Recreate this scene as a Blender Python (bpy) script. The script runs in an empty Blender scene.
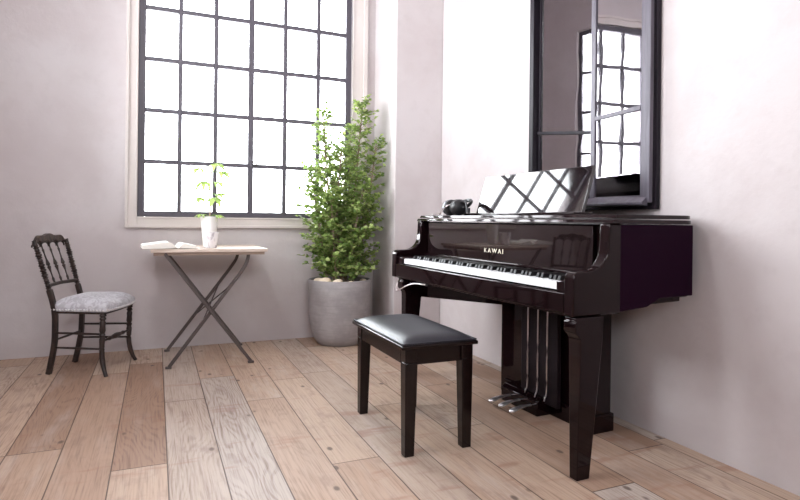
import bpy, bmesh, math, random
from mathutils import Matrix, Vector, Euler
R = math.radians
PI = math.pi
random.seed(7)
sc = bpy.context.scene
COL = sc.collection

# ------------------------------------------------------------------ materials
def newmat(name):
    m = bpy.data.materials.new(name); m.use_nodes = True
    nt = m.node_tree
    b = nt.nodes['Principled BSDF']
    return m, nt, b

def plain(name, col, rough=0.5, metal=0.0, coat=0.0, spec=0.5, tint=None):
    m, nt, b = newmat(name)
    b.inputs['Base Color'].default_value = (*col, 1)
    b.inputs['Roughness'].default_value = rough
    b.inputs['Metallic'].default_value = metal
    b.inputs['Coat Weight'].default_value = coat
    b.inputs['Coat Roughness'].default_value = 0.03
    b.inputs['Specular IOR Level'].default_value = spec
    if tint: b.inputs['Specular Tint'].default_value = (*tint, 1)
    return m

class NT:
    """Small node-graph writer."""
    def __init__(s, nt): s.nt = nt; s.l = nt.links
    def n(s, t, **kw):
        nd = s.nt.nodes.new(t)
        for k, v in kw.items(): setattr(nd, k, v)
        return nd
    def put(s, sock, v):
        if isinstance(v, bpy.types.NodeSocket): s.l.new(v, sock)
        else: sock.default_value = v
    def math(s, op, a, b=0.0, c=0.0):
        nd = s.n('ShaderNodeMath', operation=op)
        s.put(nd.inputs[0], a); s.put(nd.inputs[1], b); s.put(nd.inputs[2], c)
        return nd.outputs[0]
    def comb(s, x, y, z=0.0):
        nd = s.n('ShaderNodeCombineXYZ')
        s.put(nd.inputs[0], x); s.put(nd.inputs[1], y); s.put(nd.inputs[2], z)
        return nd.outputs[0]
    def noise(s, vec, scale=5, detail=3, rough=0.5, dist=0.0):
        nd = s.n('ShaderNodeTexNoise')
        s.put(nd.inputs['Vector'], vec)
        nd.inputs['Scale'].default_value = scale; nd.inputs['Detail'].default_value = detail
        nd.inputs['Roughness'].default_value = rough; nd.inputs['Distortion'].default_value = dist
        return nd.outputs['Fac']
    def rnd(s, vec):
        nd = s.n('ShaderNodeTexWhiteNoise', noise_dimensions='3D'); s.put(nd.inputs['Vector'], vec)
        return nd.outputs['Value']
    def ramp(s, fac, stops, interp='LINEAR'):
        nd = s.n('ShaderNodeValToRGB'); cr = nd.color_ramp; cr.interpolation = interp
        while len(cr.elements) < len(stops): cr.elements.new(0.5)
        for e, (p, c) in zip(cr.elements, stops):
            e.position = p; e.color = (*c, 1) if len(c) == 3 else c
        s.put(nd.inputs[0], fac); return nd.outputs[0]
    def mix(s, fac, a, b, blend='MIX'):
        nd = s.n('ShaderNodeMix', data_type='RGBA', blend_type=blend)
        s.put(nd.inputs[0], fac)
        s.put(nd.inputs[6], a if isinstance(a, bpy.types.NodeSocket) else (*a, 1))
        s.put(nd.inputs[7], b if isinstance(b, bpy.types.NodeSocket) else (*b, 1))
        return nd.outputs[2]
    def step(s, v, lo, hi):          # smooth 0..1 between lo and hi
        nd = s.n('ShaderNodeMapRange', interpolation_type='SMOOTHSTEP')
        s.put(nd.inputs[0], v); nd.inputs[1].default_value = lo; nd.inputs[2].default_value = hi
        return nd.outputs[0]
    def pos(s): return s.n('ShaderNodeNewGeometry').outputs['Position']
    def sep(s, v):
        nd = s.n('ShaderNodeSeparateXYZ'); s.put(nd.inputs[0], v); return nd.outputs
    def scale(s, v, k):
        nd = s.n('ShaderNodeVectorMath', operation='MULTIPLY'); s.put(nd.inputs[0], v); nd.inputs[1].default_value = k
        return nd.outputs[0]
    def bump(s, h, strength, dist, b):
        nd = s.n('ShaderNodeBump'); s.put(nd.inputs['Height'], h)
        nd.inputs['Strength'].default_value = strength; nd.inputs['Distance'].default_value = dist
        s.l.new(nd.outputs[0], b.inputs['Normal'])

def mat_plaster(name, c1, c2):
    m, nt, b = newmat(name); g = NT(nt); p = g.pos()
    a = g.noise(p, 1.6, 5, 0.6, 0.4); f = g.noise(p, 9, 4, 0.6)
    c = g.mix(g.step(a, 0.35, 0.68), c1, c2)
    c = g.mix(g.math('MULTIPLY', g.step(f, 0.5, 0.75), 0.35), c, tuple(x * 0.93 for x in c1))
    g.l.new(c, b.inputs['Base Color']); b.inputs['Roughness'].default_value = 0.8
    b.inputs['Specular IOR Level'].default_value = 0.25
    g.bump(g.noise(p, 26, 5, 0.65), 0.25, 0.006, b)
    return m

def mat_floor():
    m, nt, b = newmat('wood_planks'); g = NT(nt); p = g.pos(); x, y, z = g.sep(p)
    xs = g.math('DIVIDE', g.math('SUBTRACT', x, 0.05), 0.20)
    ix = g.math('FLOOR', xs); fx = g.math('FRACT', xs)
    r1 = g.rnd(g.comb(ix, 3.3, 1.7))
    L = g.math('MULTIPLY_ADD', g.rnd(g.comb(ix, 8.1, 4.4)), 0.9, 1.25)
    ys = g.math('DIVIDE', g.math('MULTIPLY_ADD', r1, 3.0, y), L)
    iy = g.math('FLOOR', ys); fy = g.math('FRACT', ys)
    r2 = g.rnd(g.comb(ix, iy, 0.5)); r3 = g.rnd(g.comb(ix, iy, 7.5)); r4 = g.rnd(g.comb(ix, iy, 13.5))
    base = g.ramp(r2, [(0.0, (0.34, 0.215, 0.152)), (0.22, (0.41, 0.275, 0.200)), (0.45, (0.48, 0.345, 0.258)),
                       (0.7, (0.52, 0.390, 0.300)), (0.88, (0.46, 0.360, 0.290)), (1.0, (0.50, 0.440, 0.400))])
    off = g.comb(g.math('MULTIPLY', r2, 17.0), g.math('MULTIPLY', r3, 31.0), g.math('MULTIPLY', r4, 5.0))
    add = g.n('ShaderNodeVectorMath', operation='ADD'); g.put(add.inputs[0], p); g.put(add.inputs[1], off); q = add.outputs[0]
    # long fibres
    fib = g.noise(g.scale(q, (150, 4.0, 1)), 1.0, 4, 0.6)
    # cathedral growth rings: distorted bands across the plank
    warp = g.noise(g.scale(q, (5, 0.9, 1)), 1.0, 2, 0.5)
    band = g.math('MULTIPLY', g.math('ADD', g.math('MULTIPLY', g.sep(q)[0], 2.2), warp), 26.0)
    ring = g.math('MULTIPLY_ADD', g.math('SINE', g.math('MULTIPLY', band, 5.6)), 0.5, 0.5)
    ring = g.step(ring, 0.35, 1.0)
    grain = g.math('ADD', g.math('MULTIPLY', ring, g.math('MULTIPLY_ADD', g.math('MULTIPLY', r3, r3), 0.17, 0.02)), g.math('MULTIPLY', g.math('SUBTRACT', 0.60, fib), 1.3))
    c = g.mix(g.step(grain, 0.0, 0.75), base, (0.17, 0.095, 0.065))
    # white-washed wear
    wash = g.noise(g.scale(q, (7, 1.3, 1)), 1.0, 5, 0.65)
    c = g.mix(g.math('MULTIPLY', g.step(wash, 0.46, 0.72), g.math('MULTIPLY_ADD', r4, 0.55, 0.10)), c, (0.56, 0.48, 0.425))
    # reddish saw-mark stains across
    st = g.noise(g.scale(q, (2.5, 9, 1)), 1.0, 3, 0.6)
    c = g.mix(g.math('MULTIPLY', g.step(st, 0.58, 0.72), 0.45), c, (0.30, 0.135, 0.09))
    # knots
    v = g.n('ShaderNodeTexVoronoi'); g.put(v.inputs['Vector'], g.scale(q, (9.5, 5.5, 0.0))); v.inputs['Scale'].default_value = 1.0
    vd = v.outputs['Distance']; vr = g.sep(v.outputs['Color'])[0]
    knot = g.math('MULTIPLY', g.math('SUBTRACT', 1.0, g.step(vd, 0.06, 0.15)), g.step(vr, 0.30, 0.36))
    c = g.mix(g.math('MULTIPLY', knot, 0.8), c, (0.085, 0.055, 0.045))
    ck = g.noise(g.scale(q, (70, 1.1, 1)), 1.0, 2, 0.5)
    c = g.mix(g.math('MULTIPLY', g.step(ck, 0.70, 0.76), 0.6), c, (0.20, 0.13, 0.10))
    pt = g.noise(g.scale(q, (11, 6, 1)), 1.0, 4, 0.65)
    c = g.mix(g.math('MULTIPLY', g.step(pt, 0.52, 0.74), 0.42), c, (0.24, 0.155, 0.12))
    # seams
    ex = g.math('MINIMUM', fx, g.math('SUBTRACT', 1.0, fx)); ey = g.math('MULTIPLY', g.math('MINIMUM', fy, g.math('SUBTRACT', 1.0, fy)), L)
    seam = g.math('MAXIMUM', g.math('SUBTRACT', 1.0, g.step(ex, 0.006, 0.017)), g.math('SUBTRACT', 1.0, g.step(ey, 0.0012, 0.0035)))
    c = g.mix(g.math('MULTIPLY', seam, 0.85), c, (0.055, 0.030, 0.022))
    g.l.new(c, b.inputs['Base Color'])
    g.l.new(g.math('MULTIPLY_ADD', fib, 0.25, 0.42), b.inputs['Roughness'])
    b.inputs['Specular IOR Level'].default_value = 0.22
    h = g.math('SUBTRACT', g.math('MULTIPLY', fib, 0.35), g.math('MULTIPLY', seam, 1.0))
    g.bump(h, 0.35, 0.003, b)
    return m

def mat_leaf(name, cols, trans):
    m, nt, b = newmat(name); g = NT(nt)
    ri = g.n('ShaderNodeNewGeometry').outputs['Random Per Island']
    c = g.ramp(ri, [(i / (len(cols) - 1), k) for i, k in enumerate(cols)])
    g.l.new(c, b.inputs['Base Color']); b.inputs['Roughness'].default_value = 0.45
    b.inputs['Specular IOR Level'].default_value = 0.3
    t = g.n('ShaderNodeBsdfTranslucent'); g.l.new(g.mix(0.45, c, (0.42, 0.55, 0.14)), t.inputs[0])
    mx = g.n('ShaderNodeMixShader'); mx.inputs[0].default_value = trans
    g.l.new(b.outputs[0], mx.inputs[1]); g.l.new(t.outputs[0], mx.inputs[2])
    g.l.new(mx.outputs[0], nt.nodes['Material Output'].inputs[0])
    return m

def mat_glass():
    m, nt, b = newmat('window_pane_glass'); g = NT(nt)
    tr = g.n('ShaderNodeBsdfTransparent'); tr.inputs[0].default_value = (0.97, 0.98, 0.98, 1)
    gl = g.n('ShaderNodeBsdfGlossy'); gl.inputs['Roughness'].default_value = 0.02
    fr = g.n('ShaderNodeFresnel'); fr.inputs[0].default_value = 1.45
    mx = g.n('ShaderNodeMixShader'); g.l.new(fr.outputs[0], mx.inputs[0])
    g.l.new(tr.outputs[0], mx.inputs[1]); g.l.new(gl.outputs[0], mx.inputs[2])
    g.l.new(mx.outputs[0], nt.nodes['Material Output'].inputs[0])
    return m

def mat_mirror():
    m, nt, b = newmat('old_wavy_mirror'); g = NT(nt); p = g.pos()
    b.inputs['Base Color'].default_value = (0.42, 0.40, 0.42, 1); b.inputs['Metallic'].default_value = 1.0
    b.inputs['Roughness'].default_value = 0.015
    g.bump(g.noise(p, 6, 1, 0.4), 0.035, 0.012, b)
    return m

def mat_wood(name, c1, c2, scale, rough=0.5, coat=0.0, spec=0.5):
    m, nt, b = newmat(name); g = NT(nt); b.inputs['Specular IOR Level'].default_value = spec
    tc = g.n('ShaderNodeTexCoord').outputs['Object']
    f = g.noise(g.scale(tc, scale), 1.0, 5, 0.6, 0.3)
    g.l.new(g.mix(g.step(f, 0.3, 0.7), c1, c2), b.inputs['Base Color'])
    b.inputs['Roughness'].default_value = rough; b.inputs['Coat Weight'].default_value = coat
    return m

def mat_fabric():
    m, nt, b = newmat('damask_fabric'); g = NT(nt)
    tc = g.n('ShaderNodeTexCoord').outputs['Object']
    f = g.noise(tc, 26, 4, 0.55, 1.6)
    g.l.new(g.mix(g.step(f, 0.44, 0.56), (0.42, 0.40, 0.43), (0.56, 0.55, 0.58)), b.inputs['Base Color'])
    b.inputs['Roughness'].default_value = 0.85; b.inputs['Sheen Weight'].default_value = 0.3
    g.bump(g.noise(tc, 160, 2, 0.5), 0.3, 0.002, b)
    return m

def mat_concrete():
    m, nt, b = newmat('grey_planter_clay'); g = NT(nt)
    tc = g.n('ShaderNodeTexCoord').outputs['Object']
    f = g.noise(g.scale(tc, (5, 5, 60)), 1.0, 3, 0.6); k = g.noise(tc, 9, 4, 0.6)
    c = g.mix(g.step(k, 0.35, 0.7), (0.27, 0.245, 0.248), (0.34, 0.31, 0.31))
    c = g.mix(g.math('MULTIPLY', g.step(f, 0.45, 0.7), 0.4), c, (0.23, 0.205, 0.21))
    g.l.new(c, b.inputs['Base Color']); b.inputs['Roughness'].default_value = 0.7
    g.bump(f, 0.35, 0.004, b)
    return m

def mat_marble():
    m, nt, b = newmat('marbled_glaze'); g = NT(nt)
    tc = g.n('ShaderNodeTexCoord').outputs['Object']
    f = g.noise(g.scale(tc, (14, 14, 9)), 1.0, 3, 0.55, 2.5)
    g.l.new(g.mix(g.step(f, 0.5, 0.62), (0.82, 0.80, 0.82), (0.50, 0.46, 0.50)), b.inputs['Base Color'])
    b.inputs['Roughness'].default_value = 0.25
    return m

WALL1, WALL2 = (0.50, 0.445, 0.445), (0.555, 0.51, 0.512)
M = dict(
    plaster=mat_plaster('wall_plaster', WALL1, WALL2),
    ceil=plain('ceiling_paint', (0.62, 0.59, 0.59), 0.85),
    floor=mat_floor(),
    casing=mat_plaster('cream_casing_paint', (0.56, 0.50, 0.475), (0.60, 0.545, 0.52)),
    steel=plain('dark_window_steel', (0.075, 0.064, 0.08), 0.5),
    glass=mat_glass(), mirror=mat_mirror(),
    black=plain('ebony_polish', (0.0075, 0.0030, 0.0036), 0.045, spec=0.27, tint=(1, 0.90, 0.91)),
    fallp=plain('fallboard_polish', (0.009, 0.005, 0.0055), 0.03, spec=0.75, tint=(1, 0.9, 0.91)),
    deskp=plain('desk_polish', (0.010, 0.006, 0.007), 0.04, coat=1.0),
    plum=plain('plum_polish', (0.0115, 0.0022, 0.0095), 0.5, spec=0.04),
    soft=plain('matt_black', (0.010, 0.006, 0.008), 0.5, spec=0.12),
    ivory=plain('ivory_key', (0.86, 0.85, 0.86), 0.22),
    ebony=plain('ebony_key', (0.007, 0.006, 0.007), 0.35, spec=0.25),
    gold=plain('pale_gold', (0.80, 0.74, 0.60), 0.35, metal=0.6),
    chrome=plain('chrome', (0.80, 0.78, 0.81), 0.32, metal=1.0),
    rodm=plain('rod_steel', (0.62, 0.55, 0.56), 0.3, metal=1.0),
    leather=plain('charcoal_leather', (0.020, 0.019, 0.025), 0.40, spec=0.28),
    benchw=plain('dark_polished_bench_wood', (0.0085, 0.0038, 0.0036), 0.14, spec=0.35),
    mframe=mat_wood('dark_frame_paint', (0.009, 0.0065, 0.010), (0.018, 0.013, 0.019), (30, 30, 3), 0.4, spec=0.15),
    sash=mat_wood('greyed_sash_paint', (0.075, 0.065, 0.083), (0.115, 0.10, 0.125), (40, 40, 4), 0.4, spec=0.3),
    dwood=mat_wood('worn_dark_chair_wood', (0.010, 0.0055, 0.005), (0.040, 0.023, 0.018), (45, 45, 14), 0.4),
    cwood=mat_wood('worn_crest_wood', (0.018, 0.011, 0.0095), (0.085, 0.058, 0.046), (50, 50, 20), 0.4),
    fabric=mat_fabric(),
    nail=plain('dull_nail', (0.62, 0.60, 0.61), 0.4, metal=0.3),
    iron=plain('rusted_iron', (0.085, 0.066, 0.062), 0.55, metal=0.3),
    ttop=mat_wood('weathered_table_wood', (0.42, 0.31, 0.25), (0.66, 0.55, 0.47), (4, 40, 30), 0.6),
    tbat=mat_wood('batten_wood', (0.25, 0.17, 0.13), (0.40, 0.30, 0.24), (5, 40, 30), 0.6),
    paper=plain('page_paper', (0.83, 0.80, 0.74), 0.8),
    cover=plain('book_cover', (0.33, 0.27, 0.22), 0.6),
    ceramic=plain('white_ceramic', (0.80, 0.77, 0.76), 0.35),
    marble=mat_marble(), pot=mat_concrete(),
    soil=mat_wood('dark_soil', (0.05, 0.035, 0.025), (0.12, 0.085, 0.06), (60, 60, 60), 0.9),
    stone=mat_wood('cream_stone', (0.72, 0.55, 0.40), (0.84, 0.72, 0.58), (12, 12, 12), 0.8),
    bark=mat_wood('plant_bark', (0.16, 0.11, 0.075), (0.30, 0.22, 0.15), (40, 40, 10), 0.8),
    leaf=mat_leaf('bush_leaf', [(0.075, 0.135, 0.036), (0.14, 0.22, 0.058), (0.24, 0.33, 0.095), (0.48, 0.55, 0.21)], 0.42),
    leaf2=mat_leaf('young_leaf', [(0.24, 0.38, 0.10), (0.36, 0.50, 0.15), (0.50, 0.62, 0.24)], 0.5),
    plastic=plain('headphone_plastic', (0.014, 0.013, 0.015), 0.28),
    cushion=plain('headphone_cushion', (0.02, 0.016, 0.017), 0.6),
    shell=plain('headphone_shell', (0.30, 0.31, 0.34), 0.25, metal=0.7),
)

# ------------------------------------------------------------------ mesh helpers
def box(bm, x0, x1, y0, y1, z0, z1):
    v = [bm.verts.new(c) for c in ((x0,y0,z0),(x1,y0,z0),(x1,y1,z0),(x0,y1,z0),(x0,y0,z1),(x1,y0,z1),(x1,y1,z1),(x0,y1,z1))]
    for f in ((0,3,2,1),(4,5,6,7),(0,1,5,4),(1,2,6,5),(2,3,7,6),(3,0,4,7)): bm.faces.new([v[i] for i in f])
    return v

def frustum(bm, b, t, zb, zt):       # b, t: (x0,x1,y0,y1)
    v = [bm.verts.new(c) for c in ((b[0],b[2],zb),(b[1],b[2],zb),(b[1],b[3],zb),(b[0],b[3],zb),(t[0],t[2],zt),(t[1],t[2],zt),(t[1],t[3],zt),(t[0],t[3],zt))]
    for f in ((0,3,2,1),(4,5,6,7),(0,1,5,4),(1,2,6,5),(2,3,7,6),(3,0,4,7)): bm.faces.new([v[i] for i in f])

def prism(bm, pts, axis, a, b):
    """Polygon pts swept along an axis from a to b. axis 'y': pts=(x,z); 'x': pts=(y,z); 'z': pts=(x,y)."""
    def P(p, t): return {'y': (p[0], t, p[1]), 'x': (t, p[0], p[1]), 'z': (p[0], p[1], t)}[axis]
    A = [bm.verts.new(P(p, a)) for p in pts]; B = [bm.verts.new(P(p, b)) for p in pts]
    n = len(pts)
    bm.faces.new(A); bm.faces.new(B[::-1])
    for i in range(n): bm.faces.new((A[i], B[i], B[(i+1) % n], A[(i+1) % n]))

def lathe(bm, prof, seg=32, c=(0, 0, 0), axis=(0, 0, 1)):
    q = Vector((0, 0, 1)).rotation_difference(Vector(axis)).to_matrix()
    rings = []
    for r, z in prof:
        if r < 1e-6: rings.append([bm.verts.new(Vector(c) + q @ Vector((0, 0, z)))])
        else: rings.append([bm.verts.new(Vector(c) + q @ Vector((r*math.cos(2*PI*k/seg), r*math.sin(2*PI*k/seg), z))) for k in range(seg)])
    for a, b in zip(rings, rings[1:]):
        for k in range(seg):
            k2 = (k+1) % seg
            if len(a) == 1 and len(b) == 1: continue
            if len(a) == 1: bm.faces.new((a[0], b[k2], b[k]))
            elif len(b) == 1: bm.faces.new((a[k], a[k2], b[0]))
            else: bm.faces.new((a[k], a[k2], b[k2], b[k]))
    for e in (rings[0], rings[-1]):
        if len(e) > 1:
            try: bm.faces.new(e)
            except ValueError: pass

def smooth_path(pts, n=6):
    pts = [Vector(p) for p in pts]; out = []
    P = [pts[0]] + pts + [pts[-1]]
    for i in range(1, len(P)-2):
        for k in range(n):
            t = k/n; a, b, c, d = P[i-1], P[i], P[i+1], P[i+2]
            out.append(0.5*((2*b) + (c-a)*t + (2*a-5*b+4*c-d)*t*t + (3*b-a-3*c+d)*t*t*t))
    out.append(pts[-1]); return out

def tube(bm, pts, rad, seg=8, flat=1.0, up=(0, 0, 1), square=False):
    pts = [Vector(p) for p in pts]; n = len(pts)
    rr = rad if isinstance(rad, (list, tuple)) else [rad]*n
    up = Vector(up); rings = []
    for i, p in enumerate(pts):
        t = (pts[min(i+1, n-1)] - pts[max(i-1, 0)]).normalized()
        s = t.cross(up)
        if s.length < 1e-3: s = t.cross(Vector((1, 0, 0)))
        s.normalize(); w = s.cross(t).normalized()
        if square: ang = [PI/4 + PI/2*k for k in range(4)]
        else: ang = [2*PI*k/seg for k in range(seg)]
        k0 = 1.4142 if square else 1.0
        rings.append([bm.verts.new(p + s*(rr[i]*k0*math.cos(a)) + w*(rr[i]*k0*flat*math.sin(a))) for a in ang])
    m = len(rings[0])
    for a, b in zip(rings, rings[1:]):
        for k in range(m): bm.faces.new((a[k], a[(k+1) % m], b[(k+1) % m], b[k]))
    bm.faces.new(rings[0][::-1]); bm.faces.new(rings[-1])

def turned(bm, p0, p1, prof, seg=12):
    """A turned spindle from p0 to p1; prof = [(t, r)]."""
    p0, p1 = Vector(p0), Vector(p1); d = p1-p0
    lathe(bm, [(r, t*d.length) for t, r in prof], seg, p0, d.normalized())

def BM(): return bmesh.new()
MATS = {}
def setm(o, loc=(0, 0, 0), rz=0.0):
    o.location = loc; o.rotation_euler = (0, 0, rz)
    MATS[o.name] = Matrix.Translation(loc) @ Matrix.Rotation(rz, 4, 'Z')

def obj(name, bm, mat, parent=None, bevel=0.0, seg=2, smooth=False, local=False, angle=40):
    """Links bm as ONE mesh object. Shapes are written in room coordinates and turned into the thing's own."""
    bmesh.ops.recalc_face_normals(bm, faces=bm.faces)
    me = bpy.data.meshes.new(name); bm.to_mesh(me); bm.free()
    o = bpy.data.objects.new(name, me); COL.objects.link(o)
    me.materials.append(mat)
    if parent is not None:
        root = parent
        while root.parent: root = root.parent
        if not local and root.name in MATS: me.transform(MATS[root.name].inverted())
        o.parent = parent
    if bevel:
        b = o.modifiers.new('Bevel', 'BEVEL'); b.width = bevel; b.segments = seg; b.limit_method = 'ANGLE'; b.angle_limit = R(35)
        b.harden_normals = False
    if smooth or bevel:
        for p in me.polygons: p.use_smooth = True
        try: me.set_sharp_from_angle(angle=R(angle))
        except Exception: pass
    return o

def tag(o, label, cat, group=None):
    o['label'] = label; o['category'] = cat
    if group: o['group'] = group
    return o

def thing(name, label, cat, loc, rz=0.0, group=None):
    o = bpy.data.objects.new(name, None); COL.objects.link(o)
    o.empty_display_size = 0.1
    setm(o, loc, rz)
    return tag(o, label, cat, group)

def struct(name, bm, mat, parent=None, **k):
    o = obj(name, bm, mat, parent, **k)
    if parent is None: o['kind'] = 'structure'
    return o

# ------------------------------------------------------------------ room shell
XR, YB, XL, YF, ZC = 2.12, 4.56, -0.985, -2.4, 3.9
T = 0.22
def wall_with_holes(bm, axis, plane, t, u0, u1, z0, z1, holes):
    """A wall slab (axis 'x' = plane of constant x) with rectangular openings (u0,u1,z0,z1)."""
    us = sorted({u0, u1, *[h[0] for h in holes], *[h[1] for h in holes]})
    zs = sorted({z0, z1, *[h[2] for h in holes], *[h[3] for h in holes]})
    for a, b in zip(us, us[1:]):
        for c, d in zip(zs, zs[1:]):
            mu, mz = (a+b)/2, (c+d)/2
            if any(h[0] < mu < h[1] and h[2] < mz < h[3] for h in holes): continue
            if axis == 'y': box(bm, a, b, plane, plane+t, c, d)
            else: box(bm, plane, plane+t, a, b, c, d)
    bmesh.ops.remove_doubles(bm, verts=bm.verts, dist=1e-5)

bm = BM(); box(bm, XL-T, XR+T, YF-T, YB+T, -0.1, 0); struct('floor', bm, M['floor'])
bm = BM(); box(bm, XL-T, XR+T, YF-T, YB+T, ZC, ZC+0.1); struct('ceiling', bm, M['ceil'])
W1 = (-0.129, 1.505, 0.976, 2.925)
bm = BM(); wall_with_holes(bm, 'y', YB, T, XL-T, XR+T, 0, ZC, [W1]); struct('wall_back', bm, M['plaster'])
MO = (1.922, 2.872, 1.044, 2.60)
bm = BM(); wall_with_holes(bm, 'x', XR, T, YF, YB, 0, ZC, [MO]); struct('wall_right', bm, M['plaster'])
LW = [(2.6, 4.1, 1.3, 3.2)]
bm = BM(); wall_with_holes(bm, 'x', XL-T, T, YF, YB, 0, ZC, LW); struct('wall_left', bm, M['plaster'])
RW = [(-0.7, 1.0, 2.0, 3.1)]
bm = BM(); wall_with_holes(bm, 'y', YF-T, T, XL-T, XR+T, 0, ZC, RW); struct('wall_front', bm, M['plaster'])
bm = BM(); box(bm, 1.712, XR, 4.078, YB, 0, ZC); struct('wall_pillar', bm, M['plaster'], bevel=0.006)
bm = BM(); box(bm, XL, XL+0.024, YF, YB, 0, 0.075); struct('baseboard_left', bm, M['casing'], bevel=0.004)

def grid_window(name, axis, plane, u, z, ucuts, zcuts, thick=(), fw=0.048, bw=0.032, depth=0.045):
    """Steel glazed window: frame with its bars, and the panes."""
    f = BM()
    def bar(a, b, c, d, dd):
        if axis == 'y': box(f, a, b, plane, plane+dd, c, d)
        else: box(f, plane, plane+dd, a, b, c, d)
    u0, u1 = u; z0, z1 = z
    bar(u0, u0+fw, z0, z1, depth); bar(u1-fw, u1, z0, z1, depth)
    bar(u0+fw, u1-fw, z0, z0+fw*0.9, depth); bar(u0+fw, u1-fw, z1-fw, z1, depth)
    for k, c in enumerate(ucuts):
        w = bw*1.35 if k in thick else bw
        bar(c-w/2, c+w/2, z0+fw*0.9, z1-fw, depth*0.8)
    edges = [u0+fw] + list(ucuts) + [u1-fw]
    for c in zcuts:
        for a, b in zip(edges, edges[1:]): bar(a+(0 if a == u0+fw else bw/2), b-(0 if b == u1-fw else bw/2), c-bw/2, c+bw/2, depth*0.72)
    o = struct(name, f, M['steel'], bevel=0.0025, seg=1)
    gm = BM()
    if axis == 'y': box(gm, u0+0.01, u1-0.01, plane+0.020, plane+0.024, z0+0.01, z1-0.01)
    else: box(gm, plane+0.020, plane+0.024, u0+0.01, u1-0.01, z0+0.01, z1-0.01)
    obj('glass', gm, M['glass'], o)
    return o
w1 = grid_window('window_1', 'y', YB+0.012, W1[:2], W1[2:], (0.157, 0.413, 0.680, 0.948, 1.222), (1.385, 1.765, 2.145, 2.523), thick=(2,))
bm = BM(); box(bm, 0.672, 0.690, YB-0.012, YB+0.014, 1.385, 1.455)
tube(bm, [(0.681, YB-0.010, 1.43), (0.700, YB-0.030, 1.415), (0.722, YB-0.034, 1.392)], 0.007, 8)
obj('window_catch', bm, M['steel'], w1, bevel=0.002)
bm = BM(); box(bm, 0.667, 0.695, YB-0.004, YB+0.014, 1.10, 1.15); obj('hinge', bm, M['steel'], w1, bevel=0.002)
grid_window('window_2', 'x', XL-0.10, LW[0][:2], LW[0][2:], (2.97, 3.35, 3.73), (1.77, 2.25, 2.72))
grid_window('fill_window', 'y', YF-0.10, RW[0][:2], RW[0][2:], (-0.05,), (2.55,))  # unseen window added behind the camera to fill the walls with light
# casing round the back window: stepped cream moulding
bm = BM()
u0, u1, z0, z1 = W1
for (o0, o1, d) in ((0.0, 0.075, 0.018), (0.060, 0.082, 0.030), (0.0, 0.014, 0.024)):
    r = 1.62 if o1 > 0.05 else 1
    box(bm, u0-o1, u0-o0, YB-d, YB, z0-o1, z1+o1)
    box(bm, u1+o0*r, u1+o1*r, YB-d, YB, z0-o1, z1+o1)
    box(bm, u0-o0, u1+o0*r, YB-d, YB, z0-o1, z0-o0)
    box(bm, u0-o0, u1+o0*r, YB-d, YB, z1+o0, z1+o1)
struct('trim_1', bm, M['casing'], bevel=0.003)

# ------------------------------------------------------------------ grand piano
Y0, Y1 = 1.67, 3.385                 # camera-side and far side of the case
pn = thing('grand_piano', 'glossy black compact grand piano with open keyboard standing along the wall', 'piano', (1.75, 2.53, 0))
K = M['black']
# case
bm = BM(); box(bm, 1.64, 2.04, Y0+0.012, Y1, 0.66, 0.962)
obj('case', bm, K, pn, bevel=0.012, seg=3)
bm = BM(); prism(bm, [(1.634, 0.962), (2.046, 0.962), (2.046, 0.668), (1.86, 0.666), (1.79, 0.634), (1.634, 0.622)], 'y', Y0, Y0+0.014)
o = obj('side_panel', bm, M['plum'], pn, bevel=0.003); o['label'] = 'dark plum-tinted side panel'
bm = BM(); prism(bm, [(1.640, 0.625), (1.80, 0.640), (1.99, 0.645), (1.99, 0.67), (1.640, 0.67)], 'y', Y0+0.016, Y1-0.03)
obj('bottom_board', bm, K, pn, bevel=0.003)
# cheeks (arms)
def cheek(y0, y1):
    arc = [(1.500+0.086*math.sin(a), 0.872-0.086*math.cos(a)) for a in [R(k*9) for k in range(0, 10)]]
    pts = [(1.420, 0.617), (1.420, 0.755), (1.424, 0.770), (1.434, 0.780), (1.452, 0.785)] + arc + [(1.590, 0.92), (1.592, 0.966), (1.655, 0.966), (1.655, 0.617)]
    bm = BM(); prism(bm, pts, 'y', y0, y1); return bm
obj('cheek', cheek(Y0, Y0+0.055), K, pn, bevel=0.007, seg=3)
obj('cheek', cheek(Y1-0.055, Y1), K, pn, bevel=0.007, seg=3)
bm = BM(); box(bm, 1.435, 1.62, Y0+0.057, 1.788, 0.69, 0.744); obj('key_block', bm, K, pn, bevel=0.005)
bm = BM(); box(bm, 1.435, 1.62, 3.256, Y1-0.057, 0.69, 0.744); obj('key_block', bm, K, pn, bevel=0.005)
bm = BM(); box(bm, 1.421, 1.439, Y0+0.057, Y1-0.057, 0.622, 0.702); obj('key_slip', bm, K, pn, bevel=0.005, seg=3)
bm = BM(); box(bm, 1.432, 1.66, Y0+0.057, Y1-0.057, 0.613, 0.655); obj('key_bed', bm, K, pn, bevel=0.003)
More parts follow.
